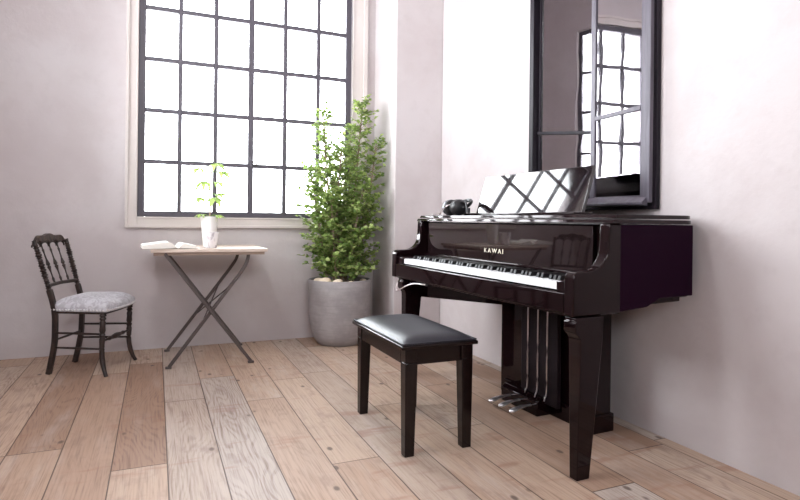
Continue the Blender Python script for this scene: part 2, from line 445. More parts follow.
# keys
KY1, KP = 3.250, 1.460/52
letters = 'ABCDEFG'
def white_bm():
    bm = BM(); box(bm, 1.445, 1.63, -KP/2+0.0008, KP/2-0.0008, 0.706, 0.735); return bm
def black_bm():
    bm = BM(); frustum(bm, (1.490, 1.625, -0.0092, 0.0092), (1.499, 1.625, -0.0078, 0.0078), 0.730, 0.754); return bm
wk = bk = None
base = Vector((1.75, 2.53, 0))
for i in range(52):
    yc = KY1 - KP*(i+0.5)
    if wk is None:
        b_ = white_bm(); b_.transform(Matrix.Translation((-base.x, 0, 0)))
        wk = obj('white_key', b_, M['ivory'], pn, bevel=0.0012, local=True); o = wk
    else:
        o = wk.copy(); COL.objects.link(o)
    o.parent = pn; o.location = (0, yc-base.y, 0)
    if letters[i % 7] in 'ACDFG' and i < 51:
        if bk is None:
            b_ = black_bm(); b_.transform(Matrix.Translation((-base.x, 0, 0)))
            bk = obj('black_key', b_, M['ebony'], pn, bevel=0.0015, local=True); o = bk
        else:
            o = bk.copy(); COL.objects.link(o)
        o.parent = pn; o.location = (0, yc-KP/2-base.y, 0)
# fallboard with rounded lower corners
def rounded(y0, y1, z0, z1, r, n=7):
    a = [(y1-r+r*math.sin(t), z0+r-r*math.cos(t)) for t in [PI/2*k/n for k in range(n+1)]]
    b = [(y0+r-r*math.cos(t), z0+r-r*math.sin(t)) for t in [PI/2*k/n for k in range(n+1)]]
    return a + [(y1, z1), (y0, z1)] + b
bm = BM(); prism(bm, rounded(1.795, 3.285, 0.764, 0.956, 0.035), 'x', 1.620, 1.632)
fb = obj('fallboard', bm, M['fallp'], pn, bevel=0.002)
bm = BM(); box(bm, 1.598, 1.632, 1.795, 3.285, 0.752, 0.766); obj('fallboard_lip', bm, K, pn, bevel=0.004, seg=3)
cu = bpy.data.curves.new('lettering', 'FONT'); cu.body = 'KAWAI'; cu.size = 0.033; cu.extrude = 0.0006; cu.space_character = 1.42; cu.offset = 0.0004
cu.align_x = 'CENTER'
tmp = bpy.data.objects.new('lettering_tmp', cu); COL.objects.link(tmp)
bpy.context.view_layer.update()
me = bpy.data.meshes.new_from_object(tmp.evaluated_get(bpy.context.evaluated_depsgraph_get()))
bpy.data.objects.remove(tmp)
xs = [v.co.x for v in me.vertices]; k = 0.178/(max(xs)-min(xs))
me.transform(Matrix(((0, 0, -1, 1.6194), (-k, 0, 0, 2.530), (0, 1, 0, 0.8065), (0, 0, 0, 1))))
me.transform(MATS[pn.name].inverted()); me.materials.clear(); me.materials.append(M['gold'])
o = bpy.data.objects.new('lettering', me); COL.objects.link(o); o.parent = fb; o['label'] = 'pale gold lettering reading KAWAI'
# lid: two bullnosed boards with a rounded tail corner
def lid_outline(x0, x1, y0, y1, r):
    return [(x0, y0)] + [(x1-r+r*math.sin(t), y0+r-r*math.cos(t)) for t in [PI/2*q/7 for q in range(8)]] + \
           [(x1-r+r*math.cos(t), y1-r+r*math.sin(t)) for t in [PI/2*q/7 for q in range(8)]] + [(x0, y1)]
def lid_board(x0, x1, y0, y1, r, z0, z1, lean):
    bm = BM(); prism(bm, lid_outline(x0, x1, y0, y1, r), 'z', z0, z1)
    for v in bm.verts:
        if abs(v.co.x-x0) < 1e-5 and v.co.z > (z0+z1)/2: v.co.x += lean
    return bm
obj('lid', lid_board(1.596, 2.072, 1.655, 3.405, 0.09, 0.966, 0.982, 0.0075), K, pn, bevel=0.003, seg=3)
obj('lid_flap', lid_board(1.610, 2.066, 1.657, 3.390, 0.085, 0.986, 1.002, 0.0075), K, pn, bevel=0.003, seg=3)
# music desk on its shelf
bm = BM(); box(bm, 1.715, 1.83, 2.03, 3.02, 1.003, 1.016); obj('desk_shelf', bm, K, pn, bevel=0.005, seg=3)
DY0, DY1 = 2.055, 2.99
a = R(17.0); ux, uz = math.sin(a), math.cos(a); h = 0.232
bm = BM(); bx, bz = 1.785, 1.014; th = 0.020
prism(bm, [(bx, bz), (bx+ux*h, bz+uz*h), (bx+ux*h+uz*th, bz+uz*h-ux*th), (bx+uz*th, bz-ux*th+0.006)], 'y', DY0, DY1)
obj('music_desk', bm, M['deskp'], pn, bevel=0.004, seg=3)
# front legs
def leg(y0, y1, s):
    """Ogee-fronted square leg, tapering to the foot."""
    front = [(1.453, 0.0), (1.453, 0.515), (1.451, 0.530), (1.443, 0.545), (1.432, 0.553), (1.428, 0.562), (1.428, 0.597), (1.433, 0.600), (1.433, 0.613)]
    bm = BM(); prism(bm, front+[(1.562, 0.613), (1.560, 0.53), (1.512, 0.0)], 'y', y0, y1)
    yc = (y0+y1)/2
    for v in bm.verts:
        v.co.y = yc+(v.co.y-yc)*(0.64+0.36*min(1, v.co.z/0.56))
    return bm
obj('leg', leg(1.664, 1.732, 1), K, pn, bevel=0.004)
obj('leg', leg(3.240, 3.308, 1), K, pn, bevel=0.004)
# pedestal wall, plinth, speaker box
bm = BM(); box(bm, 1.848, 1.948, 2.03, 2.80, 0.0, 0.625); obj('rear_pedestal', bm, K, pn, bevel=0.006)
bm = BM(); box(bm, 1.835, 1.960, 2.022, 2.75, 0.0, 0.085); obj('plinth', bm, K, pn, bevel=0.005)
bm = BM(); prism(bm, [(1.56, 3.31), (1.847, 2.79), (1.95, 2.79), (1.95, 3.33)], 'z', 0.492, 0.613); obj('speaker_box', bm, K, pn, bevel=0.004)
# lyre with its rods and pedals
bm = BM(); box(bm, 1.800, 1.822, 2.235, 2.535, 0.06, 0.615); obj('lyre_panel', bm, M['soft'], pn, bevel=0.004)
for y in (2.462, 2.378, 2.302):
    bm = BM(); tube(bm, smooth_path([(1.790, y, 0.60), (1.789, y, 0.3), (1.789, y, 0.135), (1.775, y-0.005, 0.102), (1.765, y-0.012, 0.090)], 5), 0.0036, 8)
    obj('lyre_rod', bm, M['rodm'], pn, smooth=True)
bm = BM(); prism(bm, [(1.757, 0.0), (1.757, 0.072), (1.780, 0.092), (1.847, 0.092), (1.847, 0.0)], 'y', 2.335, 2.655); obj('pedal_box', bm, K, pn, bevel=0.004)
for y in (2.575, 2.485, 2.388):
    bm = BM()
    path = [(1.765, y, 0.045), (1.735, y, 0.046), (1.70, y, 0.043), (1.665, y, 0.036), (1.642, y, 0.030), (1.634, y, 0.028)]
    tube(bm, path, [0.010, 0.010, 0.014, 0.019, 0.018, 0.007], 12, 0.5, (0, 0, 1))
    obj('pedal', bm, M['chrome'], pn, smooth=True)
# headphone socket under the key bed and its lead
bm = BM(); box(bm, 1.449, 1.50, 2.93, 2.985, 0.597, 0.613); obj('headphone_socket', bm, M['soft'], pn, bevel=0.003)

bm = BM()
tube(bm, smooth_path([(1.448, 2.965, 0.6055), (1.440, 3.00, 0.605), (1.434, 3.08, 0.601), (1.424, 3.16, 0.582), (1.418, 3.24, 0.553), (1.418, 3.285, 0.538), (1.424, 3.322, 0.552), (1.445, 3.334, 0.585), (1.452, 3.336, 0.609)], 6), 0.0034, 8)
c_ = obj('audio_cable', bm, M['rodm'], smooth=True)
tag(c_, 'thin silver cable looping from the socket under the keyboard by the far piano leg', 'cable')

# ------------------------------------------------------------------ headphones on the lid
hx, hz = 1.665, 1.0022
hp = thing('headphones', 'black over-ear headphones lying on the far end of the piano lid', 'headphones', (hx, 3.02, hz))
def cup(y, d):
    bm = BM(); r = 0.047
    lathe(bm, [(0, 0), (r*0.55, 0.001), (r*0.86, 0.007), (r, 0.018), (r, 0.036), (r*0.8, 0.040), (0, 0.040)], 28, (hx, y, hz+r), (0, d, 0)); return bm
def pad(y, d):
    bm = BM(); r = 0.0475
    lathe(bm, [(r*0.55, 0), (r*0.9, 0.001), (r, 0.009), (r*0.98, 0.020), (r*0.8, 0.027), (r*0.5, 0.022), (r*0.45, 0.0)], 28, (hx, y, hz+r), (0, d, 0)); return bm
o = obj('ear_cup', cup(3.118, -1), M['shell'], hp, smooth=True); obj('ear_cushion', pad(3.080, -1), M['cushion'], o, smooth=True)
o = obj('ear_cup', cup(2.945, 1), M['plastic'], hp, smooth=True); obj('ear_cushion', pad(2.985, 1), M['cushion'], o, smooth=True)
bm = BM()
arc = []
for k in range(19):
    t = PI*k/18
    arc.append((hx+0.012+0.085*math.sin(t), 3.03+0.10*math.cos(t), hz+0.045+0.046*math.sin(t)))
arc = [(hx, 3.125, hz+0.045)] + arc + [(hx, 2.937, hz+0.045)]
tube(bm, smooth_path(arc, 2), 0.0075, 10, 1.5); obj('headband', bm, M['plastic'], hp, smooth=True)
bm = BM()
tube(bm, smooth_path([(hx-0.004, 2.948, hz+0.080), (hx+0.004, 2.915, hz+0.078), (hx, 2.888, hz+0.055), (hx-0.004, 2.884, hz+0.03), (hx-0.002, 2.90, hz+0.012)], 5), 0.0055, 8)
lathe(bm, [(0, 0), (0.010, 0.001), (0.010, 0.030), (0, 0.031)], 14, (hx, 2.868, hz+0.012), (0, 0, 1))
obj('yoke', bm, M['plastic'], hp, smooth=True)
bm = BM()
tube(bm, smooth_path([(hx-0.02, 2.99, hz+0.072), (hx-0.050, 3.03, hz+0.055), (hx-0.048, 3.10, hz+0.022), (hx-0.035, 3.16, hz+0.005), (hx-0.01, 3.23, hz+0.012), (hx-0.012, 3.30, hz+0.004)], 6), 0.0028, 6)
obj('cord', bm, M['rodm'], hp, smooth=True)

def swing(o):
    """The piano stands two degrees off the wall line: turn it and what belongs with it about the near front leg."""
    S = Matrix.Diagonal((1.035, 0.944, 1, 1)); pv = Matrix.Translation((1.45, 1.67, 0))
    o.matrix_world = pv @ Matrix.Rotation(R(2.0), 4, 'Z') @ S @ pv.inverted() @ Matrix.Translation(o.location)
for o in (pn, hp, c_): swing(o)

# ------------------------------------------------------------------ piano bench
bn = thing('piano_bench', 'dark polished piano bench with padded charcoal leather seat in front of the keyboard', 'bench', (1.095, 2.41, 0))
BW = M['benchw']
for (xa, sx) in ((0.938, 1), (1.254, -1)):
    for (ya, sy) in ((2.104, 1), (2.705, -1)):
        bm = BM(); w = 0.054; wb = 0.042; ins = 0.003
        t = sorted((xa, xa+sx*w)) + sorted((ya, ya+sy*w)); b = sorted((xa+sx*ins, xa+sx*(ins+wb))) + sorted((ya+sy*ins, ya+sy*(ins+wb)))
        frustum(bm, b, t, 0.0, 0.385); frustum(bm, t, t, 0.385, 0.442)
        obj('leg', bm, BW, bn, bevel=0.003)
bm = BM()
box(bm, 0.993, 1.199, 2.116, 2.134, 0.374, 0.442); box(bm, 0.993, 1.199, 2.683, 2.701, 0.374, 0.442)
box(bm, 0.942, 0.960, 2.167, 2.650, 0.374, 0.442); box(bm, 1.232, 1.250, 2.167, 2.650, 0.374, 0.442)
obj('apron', bm, BW, bn, bevel=0.002)
bm = BM(); box(bm, 0.916, 1.274, 2.092, 2.726, 0.4425, 0.459); obj('seat_frame', bm, BW, bn, bevel=0.005, seg=3)
bm = BM(); nx, ny = 20, 30; x0, x1, y0, y1 = 0.924, 1.266, 2.100, 2.718
g = []
for i in range(nx+1):
    row = []
    for j in range(ny+1):
        u, v = i/nx, j/ny
        e = min(u, 1-u)*(x1-x0); f = min(v, 1-v)*(y1-y0)
        d = (1-math.exp(-e/0.030))*(1-math.exp(-f/0.030))
        row.append(bm.verts.new((x0+(x1-x0)*u, y0+(y1-y0)*v, 0.463+0.032*d)))
    g.append(row)
for i in range(nx):
    for j in range(ny): bm.faces.new((g[i][j], g[i+1][j], g[i+1][j+1], g[i][j+1]))
ext = bmesh.ops.extrude_face_region(bm, geom=list(bm.faces))
for v in [q for q in ext['geom'] if isinstance(q, bmesh.types.BMVert)]: v.co.z = 0.4595
obj('cushion', bm, M['leather'], bn, smooth=True)
bm = BM()
r = 0.0035
for p, q in (((x0, y0), (x1, y0)), ((x1, y0), (x1, y1)), ((x1, y1), (x0, y1)), ((x0, y1), (x0, y0))):
    tube(bm, [(*p, 0.4645), (*q, 0.4645)], r, 8)
obj('piping', bm, M['leather'], bn, smooth=True)

# ------------------------------------------------------------------ folding table
tb = thing('folding_table', 'small weathered wooden bistro table on crossed iron legs under the window', 'table', (0.335, 4.17, 0))
bm = BM()
for k in range(5):
    ya = 3.872+k*0.122
    box(bm, -0.030, 0.695, ya, ya+0.1205, 0.748, 0.768)
obj('tabletop', bm, M['ttop'], tb, bevel=0.002)
for (xa, xb) in ((-0.014, 0.016), (0.648, 0.678)):
    bm = BM(); box(bm, xa, xb, 3.885, 4.465, 0.728, 0.748); obj('batten', bm, M['tbat'], tb, bevel=0.002)
bm = BM(); box(bm, 0.016, 0.648, 3.885, 3.905, 0.728, 0.748); obj('apron', bm, M['tbat'], tb, bevel=0.002)
bm = BM(); box(bm, 0.016, 0.648, 4.445, 4.465, 0.728, 0.748); obj('apron', bm, M['tbat'], tb, bevel=0.002)
for (y, yb) in ((3.895, 3.875), (4.455, 4.475)):
    s = 0.012 if y < 4 else -0.012
    bm = BM(); tube(bm, [(0.052, y, 0.742), (0.595, y, 0.012)], 0.0105, 8, square=True, up=(0, 1, 0))
    lg = obj('leg', bm, M['iron'], tb, bevel=0.002)
    bm = BM(); box(bm, 0.575, 0.615, y-0.014, y+0.014, 0.0, 0.014); obj('foot', bm, M['iron'], lg, bevel=0.004)
    y2 = y+s*1.9
    bm = BM(); tube(bm, smooth_path([(0.575, y2, 0.742), (0.572, y2, 0.705), (0.555, y2, 0.655), (0.520, y2, 0.60)], 5)+[Vector((0.085, y2, 0.012))], 0.0105, 8, square=True, up=(0, 1, 0))
    lg = obj('leg', bm, M['iron'], tb, bevel=0.002)
    bm = BM(); box(bm, 0.062, 0.100, y2-0.014, y2+0.014, 0.0, 0.014); obj('foot', bm, M['iron'], lg, bevel=0.004)
def onB(t): return (0.52+(0.085-0.52)*t, 0.60+(0.012-0.60)*t)
ya, yb = 3.918, 4.432
for (t1, t2) in ((0.13, 0.60), (0.55, 0.18)):
    p, q = onB(t1), onB(t2)
    bm = BM(); tube(bm, [(p[0], ya, p[1]), (q[0], yb, q[1])], 0.0045, 6); obj('brace', bm, M['iron'], tb, smooth=True)
bm = BM(); tube(bm, [(0.321, 3.88, 0.381), (0.321, 4.47, 0.381)], 0.006, 8); obj('pivot_rod', bm, M['iron'], tb, smooth=True)

ZT = 0.7685
# open book
bk_ = thing('open_book', 'open book with pale pages lying on the end of the table nearest the chair', 'book', (0.122, 4.02, ZT), R(4))
def page_block(s, w, hgt):
    bm = BM(); n = 12; top = []; bot = []
    for i in range(n+1):
        t = i/n
        zz = hgt*(math.sin(min(1.0, t*3.2)*PI/2)*(1-0.55*t)) + 0.004
        top.append((s*(0.002+w*t), zz)); bot.append((s*(0.002+w*t), 0.003+0.004*(1-t)))
    prism(bm, top+bot[::-1], 'y', -0.125, 0.125); return bm
bm = BM(); prism(bm, [(-0.212, 0.0), (0.122, 0.0), (0.122, 0.003), (-0.212, 0.003)], 'y', -0.13, 0.13); obj('cover', bm, M['cover'], bk_, local=True, bevel=0.001)
obj('page_block', page_block(-1, 0.205, 0.050), M['paper'], bk_, local=True, smooth=True, angle=50)
obj('page_block', page_block(1, 0.110, 0.038), M['paper'], bk_, local=True, smooth=True, angle=50)

# plant in tall white pot
hp2 = thing('potted_sapling', 'young leafy sapling in a tall white pot on the table', 'plant', (0.343, 4.19, ZT))
bm = BM(); lathe(bm, [(0, 0), (0.036, 0), (0.040, 0.003), (0.058, 0.205), (0.059, 0.213), (0.054, 0.213), (0.051, 0.19), (0, 0.19)], 36); obj('pot', bm, M['ceramic'], hp2, local=True, smooth=True)
bm = BM(); lathe(bm, [(0, 0.1905), (0.0505, 0.1905), (0.03, 0.197), (0, 0.199)], 24); obj('soil', bm, M['soil'], hp2, local=True, smooth=True)
bm = BM(); tube(bm, smooth_path([(0, 0, 0.19), (0.006, 0.0, 0.28), (-0.004, 0.004, 0.38), (0.008, 0, 0.47), (0.012, 0, 0.53)], 5), 0.0055, 8)
stem = obj('stem', bm, M['bark'], hp2, local=True, smooth=True)
def palmate(bm, c, out, size, droop):
    """Five long leaflets fanned round the end of a stalk."""
    c = Vector(c); out = Vector(out).normalized(); side = out.cross(Vector((0, 0, 1))).normalized(); upv = side.cross(out).normalized()
    for k in range(5):
        an = R(-76+38*k)
        d = (out*math.cos(an)+side*math.sin(an)).normalized()
        L = size*(1-0.10*abs(k-2)); w = L*0.23; s2 = d.cross(upv).normalized()
        rows = []
        for q in range(6):
            t = q/5; ww = w*math.sin(PI*(0.06+0.90*t)**0.8)
            p = c+d*(L*t)-Vector((0, 0, 1))*(droop*L*t*t)
            rows.append([bm.verts.new(p-s2*ww+upv*ww*0.25), bm.verts.new(p), bm.verts.new(p+s2*ww+upv*ww*0.25)])
        for A, B in zip(rows, rows[1:]):
            for j in range(2): bm.faces.new((A[j], A[j+1], B[j+1], B[j]))
for (st, en, out, size, dr) in (
        ((0.012, 0, 0.52), (-0.06, -0.02, 0.545), (-1, -0.3, 0.1), 0.085, 0.45), ((0.012, 0, 0.53), (0.03, -0.03, 0.575), (0.5, -0.9, 0.3), 0.095, 0.7),
        ((0.012, 0, 0.525), (0.075, 0.0, 0.53), (1, 0.1, 0.0), 0.09, 0.5), ((0.0, 0, 0.43), (-0.035, -0.03, 0.455), (-0.7, -0.6, 0), 0.075, 0.9),
        ((0.004, 0, 0.44), (0.045, -0.02, 0.455), (0.9, -0.4, 0.1), 0.07, 0.6), ((0, 0, 0.36), (0.05, -0.03, 0.37), (0.9, -0.3, 0.2), 0.085, 0.4),
        ((0, 0, 0.34), (-0.045, 0.0, 0.34), (-0.9, -0.2, 0.2), 0.07, 0.6), ((0.003, 0, 0.33), (0.03, -0.04, 0.345), (0.3, -0.9, 0.0), 0.08, 0.8),
        ((0, 0, 0.21), (-0.05, -0.02, 0.225), (-0.9, -0.4, 0.1), 0.05, 0.5), ((0, 0, 0.21), (0.05, -0.02, 0.222), (0.9, -0.3, 0.1), 0.05, 0.5)):
    bm = BM(); palmate(bm, en, out, size*1.22, dr); tube(bm, [st, ((st[0]+en[0])/2, (st[1]+en[1])/2, (st[2]+en[2])/2+0.008), en], 0.0018, 5)
    obj('leaf', bm, M['leaf2'], hp2, local=True, smooth=True)

# cup
bm = BM(); lathe(bm, [(0, 0), (0.033, 0), (0.037, 0.004), (0.0515, 0.100), (0.0525, 0.107), (0.0485, 0.107), (0.046, 0.098), (0.033, 0.010), (0, 0.008)], 36)
cp = obj('cup', bm, M['marble'], smooth=True); cp.location = (0.340, 4.015, ZT)
tag(cp, 'short white cup with grey marbling in front of the tall white pot on the table', 'cup')

# ------------------------------------------------------------------ big planter
px, py = 1.335, 4.285
pl = thing('potted_bush', 'tall leafy green bush in a big round grey planter in the corner by the pillar', 'plant', (px, py, 0))
bm = BM(); lathe(bm, [(0, 0), (0.155, 0), (0.170, 0.006), (0.200, 0.05), (0.226, 0.13), (0.240, 0.24), (0.247, 0.40), (0.246, 0.497), (0.242, 0.503), (0.230, 0.503), (0.226, 0.497), (0.226, 0.455), (0, 0.455)], 56)
obj('planter', bm, M['pot'], pl, local=True, smooth=True)
bm = BM(); lathe(bm, [(0, 0.456), (0.2255, 0.456), (0.21, 0.466), (0.1, 0.475), (0, 0.478)], 32); obj('soil', bm, M['soil'], pl, local=True, smooth=True)
rng = random.Random(11)
def leafquad(bm, p, d, n, L):
    d = d.normalized(); s = d.cross(n)
    if s.length < 1e-3: return
    s.normalize(); n = s.cross(d); w = L*0.47
    a = bm.verts.new(p); m1 = bm.verts.new(p+d*L*0.45+s*w+n*w*0.25); m2 = bm.verts.new(p+d*L*0.45-s*w+n*w*0.25)
    c = bm.verts.new(p+d*L*0.5); e = bm.verts.new(p+d*L-n*L*0.08)
    bm.faces.new((a, c, m1)); bm.faces.new((c, e, m1)); bm.faces.new((a, m2, c)); bm.faces.new((c, m2, e))
fol = BM()
def okpos(p):            # room coordinates: stay clear of the wall, window casing and pillar
    X, Y = p.x+px, p.y+py
    return Y < 4.50 and not (X > 1.695 and Y > 4.05) and X < 1.76
# stems: (base offset, top point, sideways reach at low / high)
stems = [((-0.05, -0.02), (-0.155, -0.02, 1.81), 0.26), ((0.04, 0.0), (0.165, -0.03, 1.90), 0.25), ((0.0, -0.06), (-0.03, -0.10, 1.50), 0.28),
         ((-0.09, 0.02), (-0.25, 0.00, 1.36), 0.22), ((0.09, -0.03), (0.26, -0.09, 1.58), 0.22), ((0.03, 0.06), (0.10, 0.09, 1.72), 0.22), ((-0.03, 0.05), (-0.11, 0.10, 1.62), 0.22),
         ((0.06, -0.07), (0.12, -0.20, 1.22), 0.24), ((-0.05, -0.08), (-0.14, -0.20, 1.15), 0.24)]
for (b0, tp, reach) in stems:
    base_, top_ = Vector((b0[0], b0[1], 0.46)), Vector(tp)
    mid = base_.lerp(top_, 0.5)+Vector((rng.uniform(-.03, .03), rng.uniform(-.03, .03), 0))
    path = smooth_path([base_, mid, top_], 12); n = len(path)
    bm = BM(); tube(bm, path, [0.011*(1-0.8*i/(n-1))+0.001 for i in range(n)], 7)
    H_ = top_.z-0.46
    ntw = int(95*H_)
    for k in range(ntw):
        t = (0.07+0.93*(k+rng.random())/ntw); i = min(int(t*(n-1)), n-2); p = path[i].lerp(path[i+1], t*(n-1)-i)
        az = rng.uniform(0, 2*PI)
        prof = math.sin(PI*min(1, 0.22+0.55*t))**1.0*(1-0.62*t)
        L = reach*(0.30+0.70*rng.random())*max(0.30, prof*1.5)
        d = Vector((math.cos(az), math.sin(az)*0.8, rng.uniform(0.15, 0.8))).normalized()
        q = p+d*L; q.z -= 0.10*L*(1-t)
        if not okpos(q):
            d.x *= -0.5; d.y *= -1; q = p+d*L
            if not okpos(q): continue
        if t < 0.95: tube(bm, [p, p.lerp(q, 0.5)+Vector((0, 0, 0.01)), q], [0.0022, 0.0017, 0.0008], 5)
        m_ = max(4, int(L/0.0115))
        for r_ in range(m_):
            u = 0.15+0.85*(r_+1)/m_; c = p.lerp(q, u)
            az2 = rng.uniform(0, 2*PI)
            ld = (d*0.5+Vector((math.cos(az2), math.sin(az2), rng.uniform(-0.4, 0.6)))).normalized()
            nn = Vector((rng.uniform(-.9, .9), rng.uniform(-1.2, .5), 1)).normalized()
            Lf = rng.uniform(0.026, 0.042)
            if okpos(c+ld*Lf) and okpos(c): leafquad(fol, c, ld, nn, Lf)
    obj('stem', bm, M['bark'], pl, local=True, smooth=True)
obj('foliage', fol, M['leaf'], pl, local=True)
# cream stones on the soil
def stone_bm(seed):
    r0 = random.Random(seed); bm = BM(); bmesh.ops.create_icosphere(bm, subdivisions=3, radius=1.0)
    for v in bm.verts:
        nrm = v.co.copy()
        v.co = Vector((v.co.x, v.co.y*0.85, v.co.z*0.50))*(1+0.10*math.sin(3*nrm.x+seed)+0.08*math.sin(4*nrm.y+2*seed)+0.06*math.cos(5*nrm.z+seed))
    return bm
spots = [(-0.150, -0.098, 0.056), (-0.062, -0.160, 0.048), (-0.172, 0.010, 0.046), (0.030, -0.182, 0.034), (0.172, -0.050, 0.034)]
s0 = None
for i, (sx, sy, sr) in enumerate(spots):
    if s0 is None:
        s0 = obj('stone', stone_bm(1.3), M['stone'], smooth=True); o = s0
    else:
        o = s0.copy(); COL.objects.link(o)
    rad = math.hypot(sx, sy)
    o.location = (px+sx, py+sy, 0.466+0.50*sr); o.scale = (sr, sr, sr); o.rotation_euler = (0.1*i, 0.08*i, 1.1*i)
    tag(o, 'cream rounded stone lying on the soil of the big grey planter', 'stone', 'cream stones in the planter')

# ------------------------------------------------------------------ antique chair (local: +x forward, +y towards the wall)
ch = thing('side_chair', 'dark antique spindle-back chair with grey patterned upholstered seat beside the table', 'chair', (-0.544, 4.185, 0), R(-21.3))
D = M['dwood']
def at(z, s):      # back post axis
    xs_ = [(0.0, 0.0), (0.10, 0.022), (0.22, 0.040), (0.38, 0.040), (0.46, 0.024), (0.56, -0.006), (0.70, -0.046), (0.845, -0.088)]
    ysp = [(0.0, 0.150), (0.40, 0.158), (0.845, 0.176)]
    def lin(tab, z):
        for (a, va), (b, vb) in zip(tab, tab[1:]):
            if a <= z <= b: return va+(vb-va)*(z-a)/(b-a)
        return tab[-1][1]
    return Vector((lin(xs_, z), s*lin(ysp, z), z))
for s in (-1, 1):
    bm = BM(); zs = [0.0, 0.05, 0.12, 0.20, 0.28, 0.36, 0.42, 0.47, 0.52]
    tube(bm, smooth_path([at(z, s) for z in zs], 3), 0.0145, 8, square=True, up=(0, 1, 0))
    obj('leg', bm, D, ch, local=True, bevel=0.004)
    bm = BM()
    a, b = at(0.515, s), at(0.820, s)
    pr = [(0, 0.016)]
    for k in range(9):
        t0 = 0.04+k*0.100
        fat = 0.0195 if k in (2, 3, 4, 6) else 0.0150
        pr += [(t0, 0.011), (t0+0.018, 0.018), (t0+0.036, 0.011), (t0+0.062, fat), (t0+0.085, fat*0.8)]
    pr += [(0.96, 0.012), (1.0, 0.014)]
    turned(bm, a, b, pr, 12); obj('back_post', bm, D, ch, local=True, smooth=True)
# crest rail: curved, arched, carved shoulders
bm = BM(); n = 24; rows = []
for i in range(n+1):
    t = -1+2*i/n; yy = t*0.170
    xx = -0.080-0.014*(1-t*t)
    top = 0.832+0.024*(1-t*t)+0.006*math.cos(t*PI*3)*(1-abs(t)**3)-0.028*max(0, abs(t)-0.72)/0.28
    sc_ = abs(math.sin(PI*2*(t*0.94+1)))          # scalloped arches between spindles
    bot = 0.800+0.020*sc_*(1 if abs(t) < 0.94 else 0)-0.004*t*t
    rows.append([bm.verts.new(c) for c in ((xx+0.014, yy, bot), (xx-0.014, yy, bot), (xx-0.020, yy, top), (xx+0.010, yy, top))])
for A, B in zip(rows, rows[1:]):
    for j in range(4): bm.faces.new((A[j], A[(j+1) % 4], B[(j+1) % 4], B[j]))
bm.faces.new(rows[0]); bm.faces.new(rows[-1][::-1])
obj('crest_rail', bm, M['cwood'], ch, local=True, bevel=0.004)
zr = 0.545; A, B = at(zr, -1), at(zr, 1)
bm = BM(); tube(bm, [A, A.lerp(B, 0.5)+Vector((-0.01, 0, 0.004)), B], 0.0115, 8, 1.3, up=(1, 0, 0)); obj('back_rail', bm, D, ch, local=True, smooth=True)
for t in (-0.5, 0.0, 0.5):
    p = Vector((-0.006, t*0.156, 0.548)); q = Vector((-0.091-0.008*(1-t*t), t*0.176, 0.812))
    pr = [(0, 0.008), (0.05, 0.0055), (0.12, 0.0075), (0.17, 0.004), (0.28, 0.0045), (0.36, 0.008), (0.40, 0.0115), (0.43, 0.006), (0.46, 0.012), (0.52, 0.0085), (0.58, 0.0050), (0.72, 0.0042), (0.80, 0.007), (0.83, 0.0042), (0.93, 0.0055), (1.0, 0.010)]
    bm = BM(); turned(bm, p, q, pr, 10); obj('spindle', bm, D, ch, local=True, smooth=True)
# gothic arch fillets joining spindle heads to the crest
bm = BM()
for k in range(4):
    c0 = -0.75+0.5*k
    pts = [Vector((-0.094, (c0+0.25*math.cos(t))*0.176, 0.778+0.030*math.sin(t))) for t in [PI*q/10 for q in range(11)]]
    tube(bm, pts, 0.0055, 6)
obj('arch_fillet', bm, D, ch, local=True, smooth=True)
# seat
def seat_w(t): return 0.166+(0.200-0.166)*t       # half width from back to front
bm = BM(); pts = [(0.025, -0.165), (0.350, -0.196), (0.360, -0.186), (0.372, 0), (0.360, 0.186), (0.350, 0.196), (0.025, 0.165)]
prism(bm, pts, 'z', 0.375, 0.412); obj('seat_rail', bm, D, ch, local=True, bevel=0.004)
bm = BM(); nu, nv = 22, 26; g = []
for i in range(nu+1):
    u = i/nu; row = []
    for j in range(nv+1):
        v = -1+2*j/nv
        bow = 0.022*(1-v*v)*u*u
        X = 0.022+0.348*u+bow; Yv = v*(seat_w(u)+0.008*math.sin(PI*u))
        e = min(u*0.35, (1-u)*0.35, (1-abs(v))*seat_w(u))
        row.append(bm.verts.new((X, Yv, 0.424+0.062*(1-math.exp(-e/0.045)))))
    g.append(row)
for i in range(nu):
    for j in range(nv): bm.faces.new((g[i][j], g[i+1][j], g[i+1][j+1], g[i][j+1]))
ext = bmesh.ops.extrude_face_region(bm, geom=list(bm.faces))
for v in [q for q in ext['geom'] if isinstance(q, bmesh.types.BMVert)]:
    v.co.z = 0.390; v.co.x = 0.21+(v.co.x-0.21)*0.99; v.co.y *= 0.99
o = obj('seat', bm, M['fabric'], ch, local=True, smooth=True, angle=60); o['label'] = 'grey patterned upholstered seat'
bm = BM()
def edge_pts():
    L = []
    for i in range(19): u = i/18; L.append((0.022+0.348*u, -(seat_w(u)+0.010*math.sin(PI*u))-0.002))
    for j in range(1, 22): v = -1+2*j/22; L.append((0.370+0.022*(1-v*v)+0.001, v*seat_w(1)))
    for i in range(19): u = 1-i/18; L.append((0.022+0.348*u, (seat_w(u)+0.010*math.sin(PI*u))+0.001))
    return L
for (x_, y_) in edge_pts():
    bmesh.ops.create_icosphere(bm, subdivisions=1, radius=0.0070, matrix=Matrix.Translation((x_, y_, 0.400)))
o = obj('nail_trim', bm, M['nail'], ch, local=True, smooth=True); o['kind'] = 'stuff'
